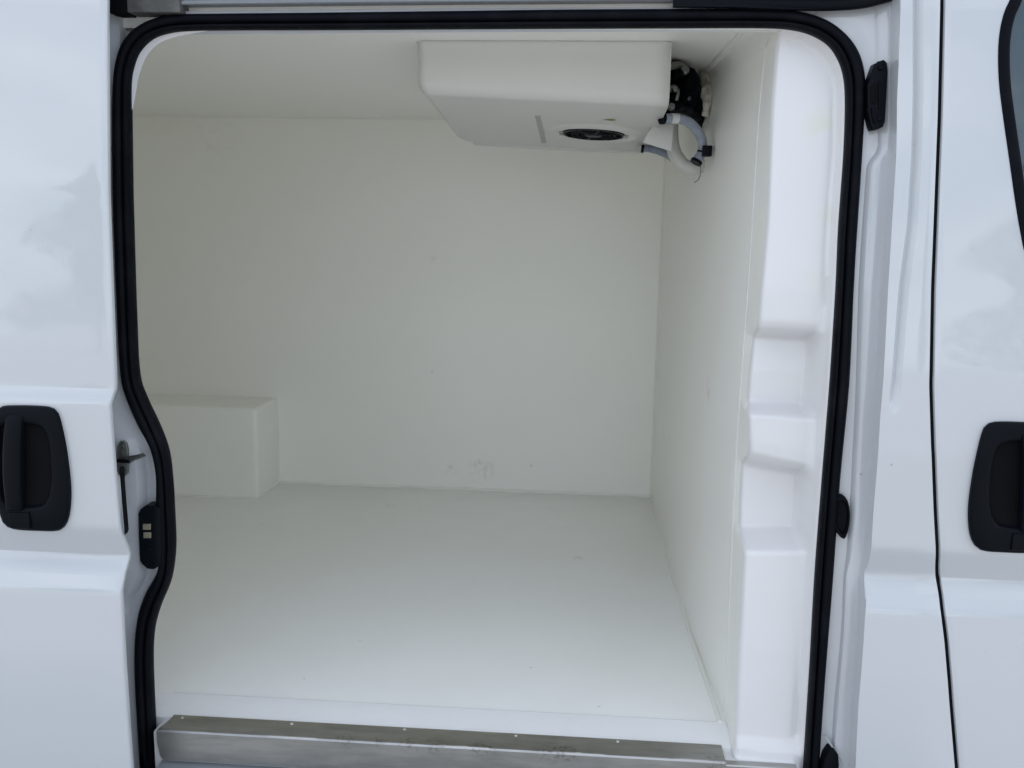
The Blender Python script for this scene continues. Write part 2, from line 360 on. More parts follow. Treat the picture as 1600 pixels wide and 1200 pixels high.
for z in lin(-.03, 1.40, 330):
    row = []
    for j in range(46):
        s = j/45
        xr_ = .215
        xl_ = interp(z, zs_, xs_)
        x = xl_+(xr_-xl_)*(s**1.15)
        # the shelves drop a little to the right
        f = max(0, min(1, (x-xl_)/.11))
        zz = z + .016*f*math.exp(-((z-.565)/.05)**2) + .004*f - .010*f*math.exp(-((z-.42)/.05)**2)
        d = interp(zz, zs_, ds_)
        # relief dies out towards the seal; lip
        lim = seal_x(z, 1, 1.0) if z > -.02 else seal_x(0, 1, 1.0)
        m_ = 1-smooth((x-(lim-.025))/.017)
        base = .032 if z > .03 else .032*max(0, z+.02)/.05
        d2 = base+(d-base)*m_
        d2 += (.010-d2)*smooth((x-(lim-.010))/.009)
        # corner under the round at the left
        e = (x-xl_)
        rr = .012
        if e < rr: d2 += rr-math.sqrt(max(0, rr*rr-(rr-e)**2))
        row.append(np.array([x, S(z)+d2, z]))
    # return along the bulkhead: flare back to the flat panel
    back = []
    p0 = row[0]; lx = interp(z, lz_, lx_); ly = S(z)+.150
    for q in (.33, .66): back.append(np.array([p0[0]+(lx-p0[0])*q, p0[1]+(ly-p0[1])*q, z]))
    back.append(np.array([lx, ly, z]))
    for q in (.06, .14, .24, .36, .5, .66, .82, 1.0): back.append(np.array([-.0006+(lx+.0006)*(1-q)**2, ly+(.92-ly)*q, z]))
    back.append(np.array([-.0006, .94, z]))
    rows.append(back[::-1]+row)
# soften
arr = np.array(rows)
for _ in range(1):
    a2 = arr.copy(); a2[1:-1, 12:, 1] = (arr[:-2, 12:, 1]+2*arr[1:-1, 12:, 1]+arr[2:, 12:, 1])/4; arr = a2

grid('bulkhead_flare', [list(r[:13]) for r in arr], GRP, van, 70)
pl = grid('pillar_trim', [list(r[12:]) for r in arr], TRIM, van, 70)

# --- threshold: gelcoat ramp, steel strip
rows = []
for i, x in enumerate(lin(-1.142, .028, 60)):
    wv = .0012*noise.noise(Vector((x*5, 0, 0)))
    fr = [(Y1+.004, .0006), (Y1-.02, -.0008+wv), (-.075, -.004+wv), (-.1125, -.008)]
    row = []
    for y, z in fr:
        # mitred ends
        xx = x
        if i == 0: xx = -1.142 - (Y1-y)*.75
        row.append((xx, y, z))
    row.append((row[-1][0], -.1135, -.05))
    rows.append(row)
RAMP = mat('ramp_gelcoat', (.88, .88, .885), .32, coat=.5, coatr=.15, bump=[(16, .0012, 2), (350, .00005, 2)], var=(8, (.85, .85, .85), .5, .8))
grid('threshold_ramp', rows, RAMP, van, 40)
# side returns of the threshold
# solid under-sill that fills up to the seal on both sides
box('threshold_base', (-1.128, -.160, -.14), (.145, -.014, -.0125), TRIM, van, .004)
grid('ramp_end', [[(-1.142, Y1, .0008), (-1.20, Y1, .0015)], [(-1.155, -.075, -.0045), (-1.18, -.075, -.0035)], [(-1.155, -.118, -.0075), (-1.17, -.118, -.0065)]], RAMP, van, 60)
# steel angle with end chamfer
SB = -.068
prof = [(-.1125, -.0035), (-.1105, -.002), (-.1635, -.0035), (-.1665, -.0050), (-.1680, -.0085), (-.1690, SB), (-.1660, SB)]
rows = []
xsL = [(-1.126, 0)]
def steel_rows(x0, x1, n, top=True):
    r = []
    for i, x in enumerate(lin(x0, x1, n)):
        w1 = .0007*noise.noise(Vector((x*9, 3, 0)))
        r.append([(x, -.1110, -.0075), (x, -.1112, -.0022), (x, -.1300, -.0026+w1), (x, -.1628, -.0040), (x, -.1655, -.0052+w1*.5), (x, -.1680, -.0082), (x, -.1686, -.0300+w1), (x, -.1692, SB), (x, -.1655, SB)])
    return r
r = steel_rows(-1.106, .006, 90)
# left end: top tapers in a mitre, right end: top ends, front runs on
left = [np.array(p, float) for p in r[0]]
e0 = [p+np.array([-.004 if k > 3 else .0, 0, 0]) for k, p in enumerate(left)]
e0[-2][2] += .008; e0[-1][2] += .008
for k, dx in enumerate([.012, .012, .006, -.003, -.0045, -.005, -.005, .001, .001]): e0[k][0] = -1.112+dx
rr_ = [e0]+r
strip = grid('threshold_strip', rr_, STEEL, van, 25)
r2 = []
for i, x in enumerate(lin(.0055, .142, 14)):
    r2.append([(x, -.150, -.0110), (x, -.1660, -.0105), (x, -.1682, -.0125), (x, -.1686, -.0300), (x, -.1692, SB), (x, -.1655, SB)])
grid('strip_extension', r2, STEEL, strip, 25)
for u, v in [(285, 1122), (456, 1131), (632, 1140), (806, 1150), (965, 1159)]:
    p = at(u, v, Z=-.003)
    bm = bmesh.new(); bmesh.ops.create_uvsphere(bm, u_segments=12, v_segments=8, radius=.0042)
    for vv in bm.verts: vv.co.z = max(vv.co.z, 0)*.55; vv.co += Vector((p[0], p[1], -.0034))
    bm_obj('screw', bm, SCREW, strip)
# step panel below the strip
rows = []
for x in lin(-1.112, .148, 20):
    rows.append([(x, -.150, -.066), (x, -.1560, -.0735), (x, -.185, -.080), (x, -.232, -.088), (x, -.240, -.100), (x, -.235, -.30), (x, -.18, -.40)])
grid('step_panel', rows, RAIL, van, 40)

# --- left door jamb (rear pillar)
rows = []
for z in lin(-.35, 1.46, 130):
    x0 = seal_x(max(-.02, min(z, 1.22)), -1, .35)
    row = []
    pocket = smooth((.565-z)/.02)*smooth((z-.20)/.10)
    for x, d in [(x0+.004, .02), (x0, .004), (x0-.012, .0), (x0-.022, -.003), (x0-.034, -.004-.0*pocket), (x0-.045, -.012), (x0-.075, -.016)]:
        dd = d + (.012*pocket if x > x0-.040 else 0)
        row.append((x, S(z)+dd, z))
    row.append((min(-1.205, x0-.09), P(z)+.012, z)); row.append((min(-1.23, x0-.10), P(z)+.001, z)); row.append((-1.26-.03, P(z), z))
    row.append((-2.9, P(z), z))
    rows.append(row)
grid('rear_pillar', rows, JAMB, van, 40)

# --- right door jamb with its pressed steps
YR = [0, 17, 110, 150, 235, 255, 350, 450, 600, 625, 645, 800, 870, 900, 960, 1000, 1100, 1200, 1350]
C2 = [1367, 1366, 1368, 1370, 1372, 1354, 1347, 1341, 1337, 1336, 1335, 1327, 1322, 1318, 1316, 1313, 1303, 1297, 1290]
C3 = [1386, 1386, 1387, 1387, 1385, 1367, 1360, 1354, 1350, 1348, 1346, 1338, 1330, 1323, 1321, 1319, 1310, 1303, 1296]
C4 = [1392, 1392, 1391, 1391, 1390, 1389, 1385, 1376, 1369, 1367, 1366, 1356, 1349, 1343, 1341, 1339, 1331, 1327, 1321]
C5 = [1405, 1404, 1401, 1399, 1398, 1397, 1391, 1385, 1377, 1375, 1373, 1362, 1356, 1352, 1349, 1347, 1339, 1334, 1329]
C6 = [1426, 1426, 1426, 1426, 1424, 1423, 1417, 1404, 1392, 1389, 1388, 1380, 1376, 1373, 1371, 1369, 1362, 1356, 1350]
GD = [.010, .010, .010, .010, .010, .010, .009, .009, .008, .006, 0, 0, 0, 0, 0, 0, 0, 0, 0]
GAPV = [-120, 0, 180, 350, 450, 600, 700, 800, 860, 890, 905, 960, 1000, 1100, 1200, 1350]
GAPU = [1478, 1473.5, 1469.5, 1463, 1459, 1456, 1459, 1463, 1466, 1465, 1467, 1474, 1479.5, 1487.5, 1496, 1508]
gz, gx = [], []
for v, u in zip(GAPV, GAPU):
    p = on(u, v, PR); gz.append(p[2]); gx.append(p[0])
gz, gx = gz[::-1], gx[::-1]
def gap_x(z): return interp(z, gz, gx)
cols = []
for lst, off in ((C2, -.002), (C3, -.014), (C4, -.020), (C5, None), (C6, None)):
    zz, xx = [], []
    for v, u in zip(YR, lst):
        p = on(u, v, S, off) if off is not None else on(u, v, PR); zz.append(p[2]); xx.append(p[0])
    cols.append((zz[::-1], xx[::-1]))
gzz = [on(1400, v, PR)[2] for v in YR][::-1]; gdd = GD[::-1]
rows = []
for z in lin(-.35, 1.46, 240):
    c = [interp(z, a, b_) for a, b_ in cols]
    gd = interp(z, gzz, gdd); s_ = S(z); p_ = PR(z)
    if z < 1.20: xs0 = seal_x(z, 1, .5) if z > -.05 else seal_x(-.05, 1, .5)
    elif z < 1.365:
        xs0 = seal_x(z, 1, .5)
    else: xs0 = c[0]-.16
    g0 = gap_x(z)-.0032
    row = [(xs0, s_+.006, z), (xs0+(c[0]-xs0)*.55, s_+.0, z), (c[0], s_-.002, z),
           (c[0]+(c[1]-c[0])*.4, s_-.008, z), (c[1]-.001, s_-.013, z), (c[1]+.002, s_-.0155, z), (c[2]-.002, s_-.0165, z), (c[2], s_-.0165, z),
           (max(c[3]-.003, c[2]+.0006), p_+.006, z), (max(c[3]-.001, c[2]+.0012), p_+.0015, z), (c[3]+.003, p_, z)]
    e6 = c[4]
    row += [(e6, p_, z), (e6+.003, p_+gd*.6, z), (e6+.008, p_+gd, z), (e6+.013, p_+gd*.55, z), (e6+.018, p_, z)]
    row += [((e6+.018+g0-.004)/2, p_, z), (g0-.004, p_, z), (g0-.0012, p_+.0008, z), (g0, p_+.004, z), (g0, p_+.03, z)]
    rows.append(row)
arr = np.array(rows)
for _ in range(2):
    a2 = arr.copy(); a2[1:-1, :, 0] = (arr[:-2, :, 0]+2*arr[1:-1, :, 0]+arr[2:, :, 0])/4; arr = a2
for _ in range(14):
    a2 = arr.copy(); a2[1:-1, :2, 0] = (arr[:-2, :2, 0]+2*arr[1:-1, :2, 0]+arr[2:, :2, 0])/4; arr = a2
grid('door_pillar', [list(r) for r in arr], PAINT, van, 32)

grid('gap_shade_strip', [[(gap_x(z)+dx, PR(z)+.0055+abs(dx)*.3, z) for dx in (-.006, 0, .006)] for z in lin(-.35, 1.46, 120)], RUBBER, van, 60)  # added black strip, stands in for the shade inside the door gap
# --- roof side: flange, sliding rail, black gutter trim
ztop = on(700, 12, S, -.01)[2]
def zt(x):      # height of the seal's outer edge
    return np.interp(x, [-1.2, -1.08, -.6, .1, .2], [on(240, 27, S)[2], on(300, 24, S)[2], on(600, 20, S)[2], on(1150, 16, S)[2], on(1200, 16, S)[2]])
rows = []
for x in lin(-1.065, .10, 60):
    z0 = float(zt(x))
    rows.append([(x, S(z0)+.02, z0-.03), (x, S(z0)+.001, z0-.008), (x, S(z0)-.004, z0-.001), (x, S(z0)-.002, z0+.0062), (x, S(z0)+.004, z0+.0078), (x, S(z0)+.030, z0+.008), (x, S(z0)+.034, z0+.05), (x, S(z0)+.03, z0+.13)])
grid('top_flange', rows, JAMB, van, 35)
# rail: lower lip in front of the channel
rows = []
for x in lin(-1.20, .12, 50):
    z0 = float(zt(x))+.0135
    rows.append([(x, -.070, z0+.001), (x, -.0955, z0), (x, -.0975, z0+.0015), (x, -.0975, z0+.007), (x, -.0955, z0+.0085), (x, -.075, z0+.009), (x, -.07, z0+.03), (x, -.10, z0+.034)])
grid('slide_rail', rows, RAIL, van, 35)
x0_, x1_ = at(168, 8, Y=-.105)[0], at(197, 8, Y=-.105)[0]; zb_ = at(185, 20, Y=-.105)[2]
box('rail_end_block', (x0_, -.105, zb_), (x1_, -.045, 1.47), DARK, van, .003)
x2_ = at(281, 8, Y=-.104)[0]; zb_ = at(240, 19, Y=-.104)[2]
DGREY = mat('dull_bracket', (.085, .085, .082), .6, var=(40, (.13, .13, .125), .45, .7))
box('rail_bracket', (x1_+.001, -.104, zb_), (x2_, -.05, zb_+.05), DGREY, van, .002)
# upper body skin and roof above the opening
rows = []
for x in lin(-2.9, .36, 20):
    rows.append([(x, -.05, 1.432), (x, -.118, 1.440), (x, P(1.47)-.001, 1.447), (x, P(1.6), 1.6), (x, P(1.75), 1.75), (x, -.03, 1.9)])
grid('upper_side', rows, PAINT, van, 40)
box('roof', (-3.0, -.03, 1.80), (1.6, 1.75, 1.9), PAINT, van, .04)
box('far_side', (-2.95, 1.70, -.35), (1.2, 1.75, 1.85), PAINT, van, .01)
box('rear_door', (-2.98, -.12, -.35), (-2.92, 1.75, 1.85), PAINT, van, .02)
box('underbody', (-2.9, -.10, -.42), (1.3, 1.7, -.20), DARK, van, .01)
box('cab_bulkhead', (.225, -.03, -.3), (.235, 1.7, 1.8), DARK, van)
# black gutter trim: curved bar over the top right
prism('gutter_panel', [on(u, v, S, -.026) for u, v in [(1052, 10), (1150, 11), (1250, 14.5), (1300, 14), (1350, 10.5), (1384, 4), (1390, -45), (1052, -45)]], .01, BLACK, van, .001)
tp = [(1058, 12.5, -.006), (1085, 10, -.012), (1130, 9.5, -.016), (1180, 10.5, -.018), (1240, 11.5, -.02), (1300, 12, -.022), (1350, 8, -.024), (1392, -3, -.026)]
tube('gutter_trim', [on(u, v-4, S, d) for u, v, d in tp], lambda t_: .0022+.0075*smooth(t_*2.2), BLACK, van, seg=12, n=6)
tube('gutter_trim', [on(u, v, S, d) for u, v, d in [(1090, -1, 0), (1180, -4, -.012), (1260, -6, -.018), (1330, -8, -.02), (1400, -16, -.022)]], .008, BLACK, van, seg=12, n=6)
box('gutter_cap', tuple(on(1285, 6, S, -.014)+np.array([0, -.004, 0])), tuple(on(1335, -14, S, -.014)+np.array([0, .02, 0])), RAIL, van, .003)

# --- sliding door, pushed back along the left
DX, DOFF = -1.121, -.066
DE = [(1.6, -1.1185), (1.37, -1.1205), (1.05, -1.1210), (.74, -1.1170), (.705, -1.1175), (.672, -1.1215), (.55, -1.121), (.44, -1.120), (.385, -1.117), (.33, -1.120), (.1, -1.118), (-.4, -1.110)]
dz_, dx_ = [a for a, b_ in DE][::-1], [b_-.002 for a, b_ in DE][::-1]
sdoor_rows = []
for z in sorted(set(lin(-.32, 1.62, 110)+[.30, .325, .355, .378, .385, .43, .445, .672, .678, .700, .708])):
    xe = interp(z, dz_, dx_); y = P(z)+DOFF
    row = [(x, y-.0008*math.sin((x+2.4)/1.3*math.pi), z) for x in lin(-2.42, xe-.02, 30)]
    row += [(xe-.012, y, z), (xe-.006, y+.0002, z), (xe-.0028, y+.001, z), (xe-.0008, y+.003, z), (xe, y+.006, z), (xe-.001, y+.013, z), (xe-.006, y+.016, z), (xe-.03, y+.0165, z), (xe-.034, y+.03, z), (xe-.05, y+.045, z), (-2.4, y+.045, z)]
    sdoor_rows.append(row)
sdoor = grid('sliding_door', sdoor_rows, PAINT, van, 32)
# weather strip on the door's front edge
prism('edge_strip', [(-1.1235, -.247, .555), (-1.1205, -.247, .552), (-1.1195, -.247, .50), (-1.1175, -.247, .435), (-1.1200, -.247, .428)], .012, RUBBER, sdoor, .001)

# --- front door with window
wpts = [(1604, -60), (1583, -5), (1572, 20), (1565, 50), (1562.5, 85), (1564, 130), (1570, 180), (1580, 250), (1590, 320), (1599, 372), (1604, 392), (1616, 410), (1640, 420), (1700, 424), (1850, 430)]
wp = [on(u, v, PR) for u, v in wpts]
wc = catmull(wp, 6)
wz = [p[2] for p in wc][::-1]; wx = [p[0] for p in wc][::-1]
zb = wz[0]
front_rows_low, front_rows_up = [], []
XR = 1.30
def frow(z, xr_, n=16):
    g1 = gap_x(z)+.0032; p_ = PR(z)
    r_ = [(g1, p_+.03, z), (g1, p_+.004, z), (g1+.0012, p_+.0008, z), (g1+.004, p_, z)]
    r_ += [(x, p_, z) for x in lin(g1+.012, xr_, n)]
    return r_
for z in sorted(set([z for z in lin(-.35, zb, 90)]+[.30, .325, .355, .378, .385, .43, .445, .672, .678, .700, .708])):
    if z <= zb-.002: front_rows_low.append(frow(z, XR))
front_rows_low.append(frow(zb, XR))
fdoor = grid('front_door', front_rows_low, PAINT, van, 32)
up = []
for z in wz[::1]:
    up.append(frow(z, interp(z, wz, wx)))
zt_ = wz[-1]
front_up = grid('front_door_frame', up, PAINT, fdoor, 32)
# window surround: dark rubber swept along the window edge, then glass
cen = np.array([1.0, 0, 1.2]); rows = []
for i, p in enumerate(wc):
    tdir = wc[min(i+1, len(wc)-1)]-wc[max(i-1, 0)]; nrm = np.array([-tdir[2], 0, tdir[0]]); nrm /= np.linalg.norm(nrm)
    if nrm[0] < 0 and abs(nrm[0]) > abs(nrm[2]): nrm = -nrm
    if nrm@(cen-p) < 0: nrm = -nrm
    rr = []
    for a, d in ((-.004, .004), (-.003, -.0015), (0, -.003), (.012, -.003), (.016, .0), (.018, .006), (.021, .006)):
        q = p+nrm*a; rr.append((q[0], PR(q[2])+d, q[2]))
    rows.append(rr)
grid('window_seal', rows, RUBBER, fdoor, 40)
gl = []
for z in lin(zb+.008, zt_, 14):
    gl.append([(interp(z, wz, wx)+.014+(1.2-interp(z, wz, wx))*k/4, PR(z)+.0052, z) for k in range(5)])
grid('window_glass', gl, GLASS, fdoor, 60)
box('cab_rear_panel', (1.45, -.1, -.3), (1.5, 1.6, 1.8), DARK, van)

# --- door handles
HO = [(5, 634), (40, 633), (76, 635), (87, 640), (94, 651), (103, 690), (109.5, 735), (112, 770), (110, 800), (104, 819), (93, 828), (60, 828), (28, 826), (13, 820), (5, 806), (-4, 770), (-8, 735), (-8, 690), (-5, 655), (-1, 640)]
HI = [(8, 662), (50, 661), (72, 668), (81, 690), (84.5, 735), (83, 762), (77, 780), (64, 789), (20, 789), (9, 779), (4, 750), (3, 710), (4, 680)]
hy = lambda z: P(z)+DOFF
hc = on(50, 730, P, DOFF)
def polar(pts, n=72):
    q = [on(u, v, P, DOFF) for u, v in pts]; q = catmull([(a[0]-hc[0], a[2]-hc[2]) for a in q], 6, True)
    out = []
    for k in range(n):
        th = 2*math.pi*k/n; d = np.array([math.cos(th), math.sin(th)]); best = 0
        for i in range(len(q)):
            a, b_ = q[i], q[(i+1) % len(q)]; e = b_-a; den = d[0]*(-e[1])-d[1]*(-e[0])
            if abs(den) < 1e-12: continue
            t_ = (a[0]*(-e[1])-a[1]*(-e[0]))/den; s_ = (d[0]*a[1]-d[1]*a[0])/den
            if t_ > 0 and -1e-6 <= s_ <= 1+1e-6: best = max(best, t_)
        out.append(d*best)
    return out
PO, PI_ = polar(HO), polar(HI)
def handle(origin, flip, base, parent, tilt):
    root_rows = []
    def pt(l, y):  # local outline point -> world
        x = origin[0]+(-l[0] if flip else l[0]); z = origin[2]+l[1]; return (x, base(z)+y, z)
    rings = [(PO, 1.0, .004), (PO, 1.0, -.006), (PO, .985, -.0095), (PO, .955, -.0115), (PI_, 1.12, -.0135), (PI_, 1.04, -.012), (PI_, 1.0, -.009), (PI_, .97, -.0035)]
    for P_, s_, y in rings: root_rows.append([pt(l*s_, y) for l in P_])
    h = grid('door_handle', root_rows, BLACK, parent, 45, close=True)
    grid('handle_recess', [[pt(l*s_, y) for l in PI_] for s_, y in ((.975, -.0045), (.95, -.0028), (.6, -.0024), (.0005, -.0024))], DARK, parent, 45, close=True)  # almost flat bowl, shade of the recess put into its colour
    rows = []
    L0, L1 = on(30, 645, P, DOFF)-hc, on(30, 797, P, DOFF)-hc
    for i in range(25):
        t_ = i/24; z = L0[2]+(L1[2]-L0[2])*t_; xc = L0[0]+(L1[0]-L0[0])*t_-.0015*math.sin(math.pi*t_); wd = .0150+.0022*math.sin(math.pi*t_) - (.004 if t_ < .04 else 0)
        pr = -.0165-.0075*math.sin(math.pi*t_)**.7
        if i in (0, 24): pr += .006
        ring = []
        for a, b_ in ((-1, .3), (-1, .75), (-.9, .93), (-.7, 1), (0, 1.03), (.7, 1), (.9, .93), (1, .75), (1, .3)):
            ring.append(pt((xc+a*wd, z), pr*b_))
        rows.append(ring)
    gp = grid('handle_grip', rows, BLACK, parent, 50)
    pk_ = [on(u, v, P, DOFF)-hc for u, v in ((20, 797), (53, 797), (55, 822), (24, 821))]
    f = [pt((q[0], q[2]), -.0165) for q in pk_]
    prism('lock_cover', f, .006, BLACK, parent, .0015)
handle(hc, False, lambda z: P(z)+DOFF, sdoor, 0)
rb = on(1512, 790, PR); bulge = max(l[0] for l in PO)
zr = (on(1545, 661, PR)[2]+on(1560, 857, PR)[2])/2; zl = (on(80, 633, P, DOFF)[2]+on(80, 829, P, DOFF)[2])/2
handle(np.array([rb[0]+bulge, 0, zr+(hc[2]-zl)]), True, PR, fdoor, 0)

# --- guide bracket in the right jamb
def pj(u, v, d=-.028): return on(u, v, S, d)
BR = [(1367, 99), (1371, 98), (1381, 93), (1386, 98), (1387, 110), (1385, 150), (1383, 190), (1380, 198), (1372, 202), (1364, 203), (1361, 196), (1355, 169), (1358, 165), (1357.5, 133), (1356.5, 130), (1363, 110)]
o = prism('guide_bracket', [pj(u, v, -.026) for u, v in BR], .030, BLACK, van, .002)
prism('bracket_slot', [pj(u, v, -.0275) for u, v in [(1360, 134), (1368, 129), (1372, 131), (1371.5, 158), (1366, 163), (1361, 162)]], .0035, DARK, o, .0008)
prism('bracket_rib', [pj(u, v, -.0300) for u, v in [(1374, 126), (1376, 126), (1375, 170), (1373, 170)]], .006, BLACK, o, .0008)
prism('bracket_lug', [pj(u, v, -.0300) for u, v in [(1362, 168), (1371, 171), (1374, 188), (1367, 193), (1364, 186)]], .006, RUBBER, o, .0012)
for u, v in ((1376, 105), (1374, 185)):
    p = pj(u, v, -.029); bm = bmesh.new(); bmesh.ops.create_cone(bm, cap_ends=True, segments=10, radius1=.005, radius2=.004, depth=.004)
    bmesh.ops.rotate(bm, verts=bm.verts, matrix=Matrix.Rotation(math.pi/2, 3, 'X')); bmesh.ops.translate(bm, verts=bm.verts, vec=Vector(p)); bm_obj('bracket_bolt', bm, BLACK, o)
# oval stop
OV = [(1305, 778), (1315, 775), (1322, 778), (1327, 788), (1329, 805), (1327, 825), (1323, 839), (1319, 843), (1312, 838), (1305, 826), (1300, 810), (1300, 790)]
q = [on(u, v, S, -.016) for u, v in OV]; q = [np.array(a) for a in catmull(q, 3, True)]; c_ = sum(q)/len(q)
rows = [[p+np.array([0, .025, 0]) for p in q], [p+np.array([0, .004, 0]) for p in q], [c_+(p-c_)*.94 for p in q], [c_+(p-c_)*.80 for p in q], [c_+(p-c_)*.70+np.array([0, .007, 0]) for p in q], [c_+(p-c_)*.02+np.array([0, .009, 0]) for p in q]]
grid('door_stop', rows, RUBBER, van, 40, close=True)
# lower bracket at the bottom right with its pressed pocket
o = prism('lower_bracket', [on(u, v, S, -.026) for u, v in [(1297, 1173), (1304, 1172), (1310, 1180), (1311, 1196), (1308, 1230), (1283, 1235), (1286, 1200), (1290, 1184)]], .03, BLACK, van, .002)
tube('pocket_edge', [on(u, v, S, -.015) for u, v in [(1289, 1150), (1298, 1163), (1306, 1175), (1315, 1190), (1316, 1215)]], .0022, JAMB, van, seg=8, n=4)

# --- striker, contact plate on the rear pillar
sp_ = on(188, 716, S, -.028)
o = prism('striker_plate', [on(u, v, S, -.024) for u, v in [(182, 712), (183, 697), (187, 690), (192, 689), (197, 693), (199, 702), (200, 730), (199, 740), (194, 745), (187, 744), (183, 735)]], .006, ZINC, van, .001)
q = [on(182, 714, S, -.030), on(205, 712, S, -.034), on(224, 708, S, -.040), on(226, 711, S, -.04), on(206, 719, S, -.034), on(200, 723, S, -.03), on(182, 721, S, -.03)]
bm = bmesh.new(); vt = [bm.verts.new(tuple(p)) for p in q]; vb = [bm.verts.new((p[0], p[1]+.006, p[2]-.0035)) for p in q]
bm.faces.new(vt); bm.faces.new(vb[::-1])
for i in range(len(q)): bm.faces.new((vt[i], vb[i], vb[(i+1) % len(q)], vt[(i+1) % len(q)]))
bm_obj('striker_arm', bm, ZINC, o)
prism('striker_pad', [on(u, v, S, -.036) for u, v in [(182, 718), (200, 719), (201, 724), (182, 723)]], .005, RUBBER, o, .0006)
for u, v in ((189, 699), (193, 734)):
    p = on(u, v, S, -.026); bm = bmesh.new(); bmesh.ops.create_cone(bm, cap_ends=True, segments=14, radius1=.0062, radius2=.005, depth=.004)
    bmesh.ops.rotate(bm, verts=bm.verts, matrix=Matrix.Rotation(math.pi/2, 3, 'X')); bmesh.ops.translate(bm, verts=bm.verts, vec=Vector(p)); bm_obj('striker_screw', bm, ZINC, o)
CPL = [(227, 790), (240, 790), (250, 795), (252, 860), (250, 884), (240, 890), (230, 889), (222, 882), (218.5, 876), (217, 835), (216, 803), (219, 796)]
o = prism('contact_plate', [on(u, v, S, -.020) for u, v in CPL], .03, BLACK, van, .002)
for (u0, v0, u1, v1) in ((223, 819, 235, 828), (224, 832, 235.5, 841)):
    prism('electric_contact', [on(u, v, S, -.0225) for u, v in [(u0, v0), (u1, v0), (u1, v1), (u0, v1)]], .003, BRASS, o, .0006)
prism('contact_ridge', [on(u, v, S, -.0225) for u, v in [(224, 850), (236, 850), (236, 856), (224, 856)]], .003, BLACK, o, .0006)
# water drops on the paint
bm = bmesh.new()
for (u, v, fn, of, rr) in [(1345, 741, S, -.019, .0018), (1337, 738, S, -.006, .0013), (1393, 726, P, 0, .0016), (1362, 780, S, -.019, .0012), (1331, 849, S, -.004, .0016), (1318, 768, S, 0, .0011), (1317, 851, S, 0, .0018), (1576, 640, P, 0, .0010), (1520, 655, P, 0, .0009),
                           (1345, 33, S, 0, .0014), (1352, 40, S, 0, .0011), (1338, 44, S, 0, .0012), (1357, 30, S, 0, .0012), (1349, 50, S, 0, .001), (228, 706, S, -.006, .0012), (234, 730, S, 0, .0010)]:
    p = on(u, v, fn, of); mt = Matrix.Translation(Vector(p)) @ Matrix.Diagonal((1, .5, 1.2, 1))
    bmesh.ops.create_uvsphere(bm, u_segments=8, v_segments=6, radius=rr, matrix=mt)
DROP = mat('water', (.9, .92, .95), .02, spec=.6, trans=.85)
o = bm_obj('water_drops', bm, DROP, van); o['kind'] = 'stuff'

# marks that belong to the surfaces
add_marks(GRP, [(*at(752, 733, Y=YB), .06, .55), (*at(705, 735, Y=YB), .03, .4), (*at(675, 402, Y=YB), .02, .35), (*at(330, 215, Y=YB), .16, .08), (*at(1100, 610, X=0), .05, .3)], (.52, .50, .42), .52, 34)
add_marks(TRIM, [(*on(1290, 205, S, .04), .055, .6), (*on(1297, 340, S, .04), .035, .4), (*on(1275, 440, S, .04), .04, .3)], (.70, .69, .56), .45, 18)
add_marks(FLOORM, [(*at(905, 872, Z=0), .03, .4), (*at(260, 820, Z=0), .02, .6), (*at(610, 790, Z=0), .03, .4)], (.45, .42, .36), .5, 40)

add_marks(STEEL, [(*at(u, v, Y=-.166), r_, .75) for u, v, r_ in ((540, 1150, .03), (590, 1152, .025), (640, 1158, .03), (680, 1160, .03), (745, 1168, .02), (760, 1168, .03), (860, 1168, .04), (885, 1175, .035), (1110, 1172, .02), (1120, 1192, .03))], (.24, .23, .21), .52, 130)
# ------------------------------------------------------------------ refrigeration unit under the ceiling
ru = empty('refrigeration_unit', (-.39, .6, H))
ru['label'] = 'white boxy evaporator unit fixed under the ceiling, round black fan grille in its underside'; ru['category'] = 'refrigeration unit'
YF, YK, XLft, XRgt = .250, .945, -.662, -.119
def under(x, y): return 1.278-.06*(y-.25)-.04*(x+.39)
def outline(ins, n=8, rc=.015, rb_=.075):
    """front right -> front left corner -> back left corner -> back right"""
    pts = []; x0 = XLft+ins; y0 = YF+ins; y1 = YK-ins; r1 = max(rc-ins*.0, .01); 
    for i in range(14): pts.append((XRgt-.0+(x0+r1-XRgt)*i/14, y0))
    for i in range(n+1):
        a = math.pi/2*i/n; pts.append((x0+r1-r1*math.sin(a), y0+r1-r1*math.cos(a)))
    for i in range(1, 10): pts.append((x0, y0+r1+(y1-rb_-y0-r1)*i/10))
    for i in range(n+1):
        a = math.pi/2*i/n; pts.append((x0+rb_-rb_*math.cos(a), y1-rb_+rb_*math.sin(a)))
    for i in range(1, 15): pts.append((x0+rb_+(XRgt-x0-rb_)*i/14, y1))
    return pts
lev = [(0, None, 0), (.0015, None, .006), (.003, None, .06)]
rows = []
for ins, top in ((-.002, 0.0005), (0.0, .004), (.001, .03)): rows.append([(x, y, H-top) for x, y in outline(ins)])
for k in range(7):
    a = math.pi/2*k/6; ins = .002+.020*(1-math.cos(a)); up_ = .024*(1-math.sin(a))
    rows.append([(x, y, under(x, y)+up_) for x, y in outline(ins)])
n_ = len(rows[-1])
half = n_//2; last = rows[-1]
vs = [p for r_ in rows for p in r_]; fs = []
for i in range(len(rows)-1):
    for j in range(n_-1): a = i*n_+j; fs.append((a, a+1, a+n_+1, a+n_))
o_ = (len(rows)-1)*n_
